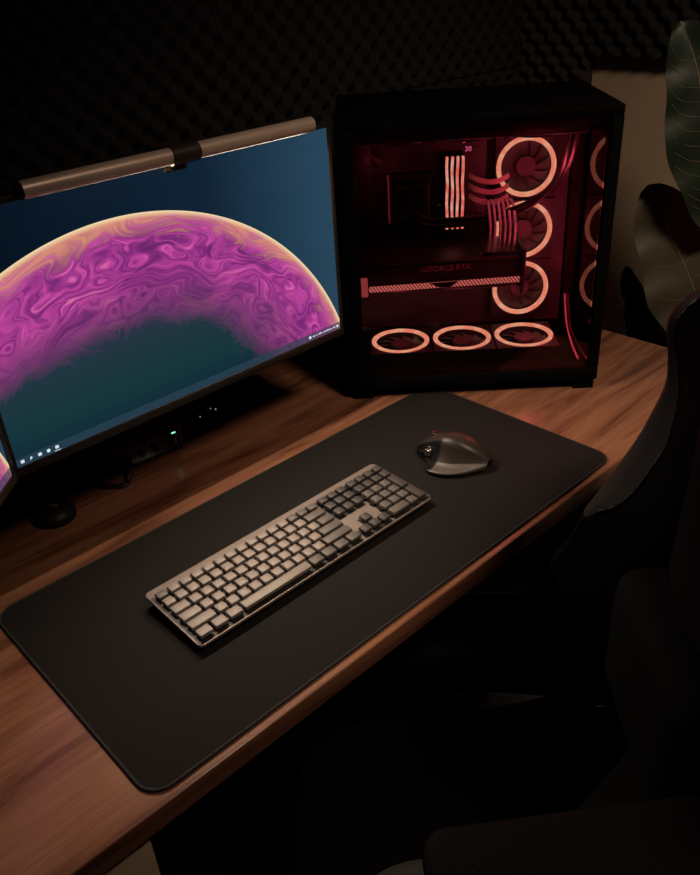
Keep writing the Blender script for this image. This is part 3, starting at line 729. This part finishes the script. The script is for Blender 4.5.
# memory sticks
for k in range(4):
    x = .2035+k*.0100
    bm = bmesh.new(); box(bm, (x-.0028, .197, .266), (x+.0028, .240, .406), .0005); st = P_('memory_stick', bm, M['black'])
    bm = bmesh.new(); t = bmesh.new()
    zz = [.268+.137*i/14 for i in range(15)]; rows = []
    for i, z in enumerate(zz):
        wv = .0007*math.sin(i*.9+k); rows.append([t.verts.new((x+dx+wv, y, z)) for dx, y in ((-.0023, .197), (-.0023, .190), (.0023, .190), (.0023, .197))])
    for a, b in zip(rows, rows[1:]):
        for j in range(4): t.faces.new((a[j], a[(j+1) % 4], b[(j+1) % 4], b[j]))
    t.faces.new(rows[0]); t.faces.new(rows[-1]); merge(bm, t); link('light_strip', bm, M['ram_led'], st, smooth=False)
bm = bmesh.new(); box(bm, (.196, .1885, .2755), (.242, .2395, .2795)); P_('memory_clip', bm, M['black'])
# graphics card
bm = bmesh.new(); box(bm, (.018, .085, .182), (.336, .238, .238), .004, 3); gp = P_('graphics_card', bm, M['shroud'])
bm = bmesh.new(); box(bm, (.018, .083, .238), (.336, .238, .2405), .001); link('backplate', bm, M['pcb'], gp)
bm = bmesh.new(); prism(bm, [(.045, .186), (.330, .192), (.330, .203), (.045, .197)], 0, .002, mtx=Matrix.Translation((0, .0855, 0)) @ Matrix.Rotation(PI/2, 4, 'X')); link('light_strip', bm, M['gpu_led'], gp, smooth=False)
bm = bmesh.new(); prism(bm, [(.160, .199), (.215, .2005), (.200, .190), (.178, .190)], 0, .004, mtx=Matrix.Translation((0, .0855, 0)) @ Matrix.Rotation(PI/2, 4, 'X')); link('shroud_trim', bm, M['black'], gp)
text_mesh('card_lettering', 'GEFORCE RTX', .0148, mat('card_letter_grey', (.62, .45, .45), .5, noise=.02), gp, Matrix.Translation((.190, .0842, .2265)) @ Matrix.Rotation(PI/2, 4, 'X') @ Matrix.Rotation(.02, 4, 'Z'), .0004)
bm = bmesh.new(); box(bm, (.0305, .081, .178), (.043, .0845, .216), .001); link('bracket_light', bm, emis('bracket_glow', (.7, .10, .09), .5), gp)
bm = bmesh.new(); box(bm, (.332, .078, .170), (.340, .238, .256), .002); link('end_cap', bm, M['shroud'], gp)
# cables
for k in range(6):
    x = .2735+k*.0092
    bm = bmesh.new(); tube(bm, [(x+.006, .200, .318), (x+.005, .160, .322), (x+.002, .115, .308), (x+.0015, .103, .285), (x-.001, .100, .258), (x-.004, .104, .238), (x-.014, .118, .2405)], .0024, 8)
    P_('graphics_cable', bm, M['cable_g'])
bm = bmesh.new(); box(bm, (.262, .097, .243), (.326, .106, .2465), .001); P_('cable_comb', bm, M['black'])
for k in range(3):
    z = .362-k*.0195
    bm = bmesh.new()
    for q in range(3):
        zz = z-q*.0022
        tube(bm, [(.250, .222, zz+.002), (.262, .200-q*.001, zz-.001), (.285, .192-q*.001, zz-.005), (.305, .194, zz-.003), (.322, .206, zz+.002)], .0028, 8)
    P_('power_cable', bm, M['cable_p'])
for d in (0, .010):
    bm = bmesh.new(); tube(bm, [(.424-d, .10+d, .470), (.420-d, .10+d, .440), (.412-d*1.2, .108, .395-d), (.384-d, .12, .352-d*.8), (.333, .13, .322-d), (.279, .14, .306-d), (.205, .15, .298-d), (.160, .165, .300-d*1.2), (.140, .182, .310-d)], .0050, 12)
    P_('coolant_tube', bm, M['rubber'])
bm = bmesh.new(); tube(bm, [(.445, .195, .12), (.445, .16, .07), (.443, .10, .052), (.440, .03, .050)], .002, 8); P_('cable', bm, M['cable_p'])  # thin pink tube added for the red line reflected on the case floor
# the fans' own light, spilling into the case
for i, (x, y, z, pw) in enumerate(((.400, .075, .400, .60), (.400, .075, .230, .60), (.225, .060, .130, .12), (.10, .060, .130, .13), (.37, .06, .12, .20), (.24, .110, .400, .07), (.08, .090, .400, .06))):
    l = bpy.data.lights.new('fan_glow', 'POINT'); l.energy = pw; l.color = (1.0, .075, .14); l.shadow_soft_size = .02
    o = bpy.data.objects.new('fan_glow', l); COL.objects.link(o); o.parent = pc; o.location = (x, y, z)

# ------------------------------------------------------------------ plant
plant = empty('potted_plant', (1.555, .22, FZ), 0, 'dark broad-leaved potted plant between desk end and cream wall', 'plant')
PO = Vector((1.555, .22, FZ))
bm = bmesh.new(); lathe(bm, [(0, 0), (.10, 0), (.125, .02), (.150, .28), (.158, .30), (.140, .30), (.132, .27), (0, .262)], 40); link('pot', bm, M['pot'], plant)
bm = bmesh.new(); lathe(bm, [(0, .250), (.130, .256), (.134, .268), (0, .272)], 32); link('soil', bm, M['soil'], plant)
def leaf(mid, width, nrm, m, fold=.25, wav=.006, nveins=8):
    """mid: points of the midrib from base to tip (world); width profile max; nrm: facing direction"""
    P = smooth_path([Vector(p)-PO for p in mid], 8); n = len(P); bm = bmesh.new(); rows = []; nr = Vector(nrm).normalized(); ed = []
    for i, p in enumerate(P):
        t = i/(n-1); d = (P[min(i+1, n-1)]-P[max(i-1, 0)]).normalized(); s = d.cross(nr).normalized(); f = s.cross(d).normalized()
        ww = width*(math.sin(PI*min(1, max(0, t))**.80)**.62)+.0015
        row = []
        for j in range(-6, 7):
            q = j/6; w_ = ww*(1+.05*math.sin(t*17+j))
            row.append(p+s*q*w_+f*(-fold*w_*abs(q)**1.3*-1+wav*math.sin(t*30)*abs(q)))
        rows.append(row)
    lo = [[bm.verts.new(p) for p in r] for r in rows]; hi = [[bm.verts.new(p+nr*.0009) for p in r] for r in rows]
    for a in (lo, hi):
        for i in range(n-1):
            for j in range(12): bm.faces.new((a[i][j], a[i+1][j], a[i+1][j+1], a[i][j+1]))
    for i in range(n-1):
        for j in (0, 12): bm.faces.new((lo[i][j], lo[i+1][j], hi[i+1][j], hi[i][j]))
    L = link('leaf', bm, m, plant, ang=60)
    bm = bmesh.new(); tube(bm, [p+nr*.0012 for p in P], lambda t: .0022*(1-.75*t)+.0003, 6, 1)
    for k in range(nveins):
        i = int((n-1)*(.12+.74*k/nveins)); e = min(n-1, i+max(2, n//10))
        for sg, j0 in ((1, 12), (-1, 0)):
            a = rows[i][6]+nr*.0014; b = rows[min(n-1, (i+e)//2)][6+sg*3]+nr*.0014; c = rows[e][6+sg*5]+nr*.0014
            tube(bm, [a, b, c], .0005, 5, 3)
    link('vein', bm, M['vein'], L); return L
camd = (-.78, -.55, .25)
top = (1.55, .22, -.10)
leaf([(1.56, .130, -.14), (1.52, .155, .0), (1.50, .197, .10), (1.485, .252, .20), (1.475, .302, .285)], .094, camd, M['leaf'], .03)
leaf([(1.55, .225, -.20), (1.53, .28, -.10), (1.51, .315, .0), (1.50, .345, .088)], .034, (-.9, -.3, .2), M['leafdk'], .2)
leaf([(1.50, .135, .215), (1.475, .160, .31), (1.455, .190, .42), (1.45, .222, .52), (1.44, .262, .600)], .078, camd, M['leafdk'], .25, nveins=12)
leaf([(1.58, .12, -.12), (1.55, .165, .05), (1.53, .20, .17), (1.53, .225, .235)], .040, camd, M['leafg'], .15)
leaf([(1.58, .17, -.15), (1.60, .10, -.02), (1.60, .06, .12), (1.58, .04, .25)], .06, camd, M['leaf'], .2)
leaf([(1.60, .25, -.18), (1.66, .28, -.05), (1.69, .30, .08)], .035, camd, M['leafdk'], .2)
for b in ((1.56, .130, -.14), (1.55, .225, -.20), (1.50, .135, .215), (1.58, .12, -.12), (1.58, .17, -.15), (1.60, .25, -.18)):
    bm = bmesh.new(); b = Vector(b)-PO; tube(bm, [(b.x*.2, b.y*.2, .262), (b.x*.4, b.y*.4, .40), tuple(b)], lambda t: .006-.003*t, 8); link('stem', bm, M['stem'], plant)

# ------------------------------------------------------------------ gaming chair
ch = empty('gaming_chair', (.379, -.137, FZ), PI/4, 'black racing-style gaming chair with grey-edged side bolsters pushed up to the desk', 'chair')
def G(z): return z-FZ
BY = -.25   # backrest face plane (local y)
def interp(T, z):
    if z <= T[0][0]: return T[0][1]
    for (a, va), (b, vb) in zip(T, T[1:]):
        if z <= b: t = (z-a)/(b-a); t = t*t*(3-2*t) if False else t; return va+(vb-va)*t
    return T[-1][1]
TIP = [(-.26, .165), (-.20, .165), (-.12, .160), (-.078, .150), (-.03, .112), (.0, .094), (.034, .084), (.096, .048), (.165, .016), (.238, -.006), (.29, .0), (.325, .010), (.352, .002), (.374, -.024), (.393, -.065), (.405, -.100)]
SEAM = [(-.26, 0), (.045, .002), (.070, .024), (.10, .030), (.17, .030), (.24, .014), (.32, .006), (.41, .0)]   # how far the seam lies in from the front edge
def wing(sg):
    bm = bmesh.new(); secs = []; seam = []
    N = 40
    for i in range(N+1):
        z = -.26+(.398+.26)*i/N
        tp = BY+sum(interp(TIP, z+d) for d in (-.012, 0, .012))/3
        rec = -.10*max(0, (z+.2))*.4
        bk = BY-.13
        wl = .262+.015*math.sin(PI*(z+.26)/.66)
        sm = interp(SEAM, z)
        g = max(.03, .050*min(1, max(0, (tp-BY+.05)/.13)))
        sec = [(.130, min(BY-.012, tp)), (.172, BY+.25*(tp-BY) if tp > BY else tp), (wl-.026-sm*.9, tp-.003-sm*.62), (wl-.024-sm*.45, tp-.001-sm*.22), (wl-.024, tp), (wl-.008, tp-.004), (wl, tp-.018), (wl+.004, tp-g-.02), (wl-.006, bk+.012), (wl-.03, bk), (.130, bk)]
        sec = [(a, max(b, bk+.0)) for a, b in sec]
        secs.append([bm.verts.new((sg*a, b, G(z))) for a, b in sec])
        if z > .045: seam.append((sg*(wl-.026-sm*.9-.001), tp-.0025-sm*.62, G(z)))
    m_ = len(secs[0])
    for k, (p, q) in enumerate(zip(secs, secs[1:])):
        z = -.26+(.398+.26)*k/N
        for j in range(m_):
            f = bm.faces.new((p[j], p[(j+1) % m_], q[(j+1) % m_], q[j])); f.material_index = 1 if (2 <= j <= 6 and z > .036) else 0
    bm.faces.new(secs[0]); bm.faces.new(secs[-1])
    o = link('side_bolster', bm, [M['leather'], M['suede']], ch, ang=70)
    bm = bmesh.new()
    L = smooth_path(seam, 5); acc = 0
    for i in range(0, len(L)-3, 3): tube(bm, [L[i], L[i+1], L[i+2]], .0011, 5, 1)
    s = link('stitching', bm, M['thread'], o); s['kind'] = 'stuff'
    bm = bmesh.new(); tube(bm, [(a-sg*.003, b+.000, c) for a, b, c in L[::4]], .0022, 6, 1); link('piping', bm, M['leather'], o)
for sg in (-1, 1): wing(sg)
# centre cushion of the backrest
bm = bmesh.new(); g = []
for i in range(31):
    z = -.27+.86*i/30; row = []
    for j in range(17):
        q = j/8-1; hw = .150-.03*max(0, (z-.30)/.3)
        y = BY+.012+.030*math.exp(-((z+.06)/.12)**2)*(1-q*q)-.020*abs(q)**3-.02*max(0, z)
        row.append(bm.verts.new((q*hw, y, G(z))))
    g.append(row)
gb = [[bm.verts.new((v.co.x, BY-.125, v.co.z)) for v in (r[0], r[-1])] for r in g]
for i in range(30):
    for j in range(16): bm.faces.new((g[i][j], g[i][j+1], g[i+1][j+1], g[i+1][j]))
    bm.faces.new((g[i][0], g[i+1][0], gb[i+1][0], gb[i][0])); bm.faces.new((g[i][-1], g[i+1][-1], gb[i+1][1], gb[i][1])); bm.faces.new((gb[i][0], gb[i+1][0], gb[i+1][1], gb[i][1]))
bm.faces.new([*g[-1], gb[-1][1], gb[-1][0]]); bm.faces.new([*g[0], gb[0][1], gb[0][0]])
link('backrest', bm, M['fabric'], ch, ang=60)
bm = bmesh.new(); box(bm, (-.13, BY-.015, G(-.14)), (.13, BY+.075, G(.06)), .035, 5); link('lumbar_cushion', bm, M['fabric'], ch)
bm = bmesh.new(); box(bm, (-.12, BY-.04, G(.45)), (.12, BY+.03, G(.57)), .03, 5); link('headrest', bm, M['leather'], ch)
# seat
bm = bmesh.new(); box(bm, (-.185, -.27, G(-.35)), (.185, .26, G(-.262)), .03, 5); link('seat', bm, M['fabric'], ch)
for sg in (-1, 1):
    bm = bmesh.new(); t = []
    tube(bm, [(sg*.20, -.24, G(-.23)), (sg*.195, -.10, G(-.19)), (sg*.185, .04, G(-.170)), (sg*.182, .105, G(-.180)), (sg*.19, .15, G(-.22)), (sg*.17, .24, G(-.29))], lambda t: .050-.006*t, 20, 6)
    o = link('seat_bolster', bm, M['suede'] if sg < 0 else M['leather'], ch)
bm = bmesh.new(); box(bm, (-.15, -.15, G(-.385)), (.15, .15, G(-.345)), .005); link('seat_mechanism', bm, M['blackm'], ch)
bm = bmesh.new(); cyl(bm, (0, 0, .10), (0, 0, G(-.38)), .024, n=24); cyl(bm, (0, 0, .08), (0, 0, .22), .034, n=24); link('gas_lift', bm, M['blackm'], ch)
for k in range(5):
    a = 2*PI*k/5+.3; c, s_ = math.cos(a), math.sin(a)
    bm = bmesh.new(); tube(bm, [(0, 0, .115), (c*.14, s_*.14, .105), (c*.30, s_*.30, .078)], lambda t: .026-.010*t, 12, 4); lg = link('base_leg', bm, M['blackm'], ch)
    bm = bmesh.new()
    for dd in (-.014, .014): cyl(bm, (c*.30-s_*(dd-.009), s_*.30+c*(dd-.009), .029), (c*.30-s_*(dd+.009), s_*.30+c*(dd+.009), .029), .029, n=24, bev=.003)
    cyl(bm, (c*.30, s_*.30, .03), (c*.30, s_*.30, .08), .008); link('caster', bm, M['black'], lg)
# bracket joining back and seat
for sg in (-1, 1):
    bm = bmesh.new(); tube(bm, [(sg*.23, -.05, G(-.36)), (sg*.262, -.22, G(-.34)), (sg*.262, -.33, G(-.25)), (sg*.25, -.355, G(-.12))], .018, 10); link('recline_bracket', bm, M['blackm'], ch)
# armrests
def armrest(sg, x0, x1, y0, y1, z, dx=0):
    bm = bmesh.new(); cx_, cy_ = (x0+x1)/2, (y0+y1)/2
    prism(bm, rrect(x0, y0, x1, y1, .028, 8), G(z-.030), G(z), .010, seg=4, mtx=Matrix.Translation((cx_, cy_, 0)) @ Matrix.Rotation(dx, 4, 'Z') @ Matrix.Translation((-cx_, -cy_, 0)))
    a = link('armrest', bm, M['weave'] if sg < 0 else M['rubber'], ch)
    bm = bmesh.new(); box(bm, ((x0+x1)/2-.03, (y0+y1)/2-.07, G(z-.045)), ((x0+x1)/2+.03, (y0+y1)/2+.07, G(z-.029)), .004); link('pad_mount', bm, M['black'], a)
    bm = bmesh.new(); xm = (x0+x1)/2; tube(bm, [(sg*.12, -.02, G(-.365)), (sg*.25, -.02, G(-.365)), (xm, -.03, G(-.33)), (xm, -.03, G(z-.04))], .020, 12, 5); link('arm_post', bm, M['black'], a)
armrest(-1, -.315, -.205, -.20, .085, .035, .13)
armrest(1, .235, .335, -.16, .09, -.17)
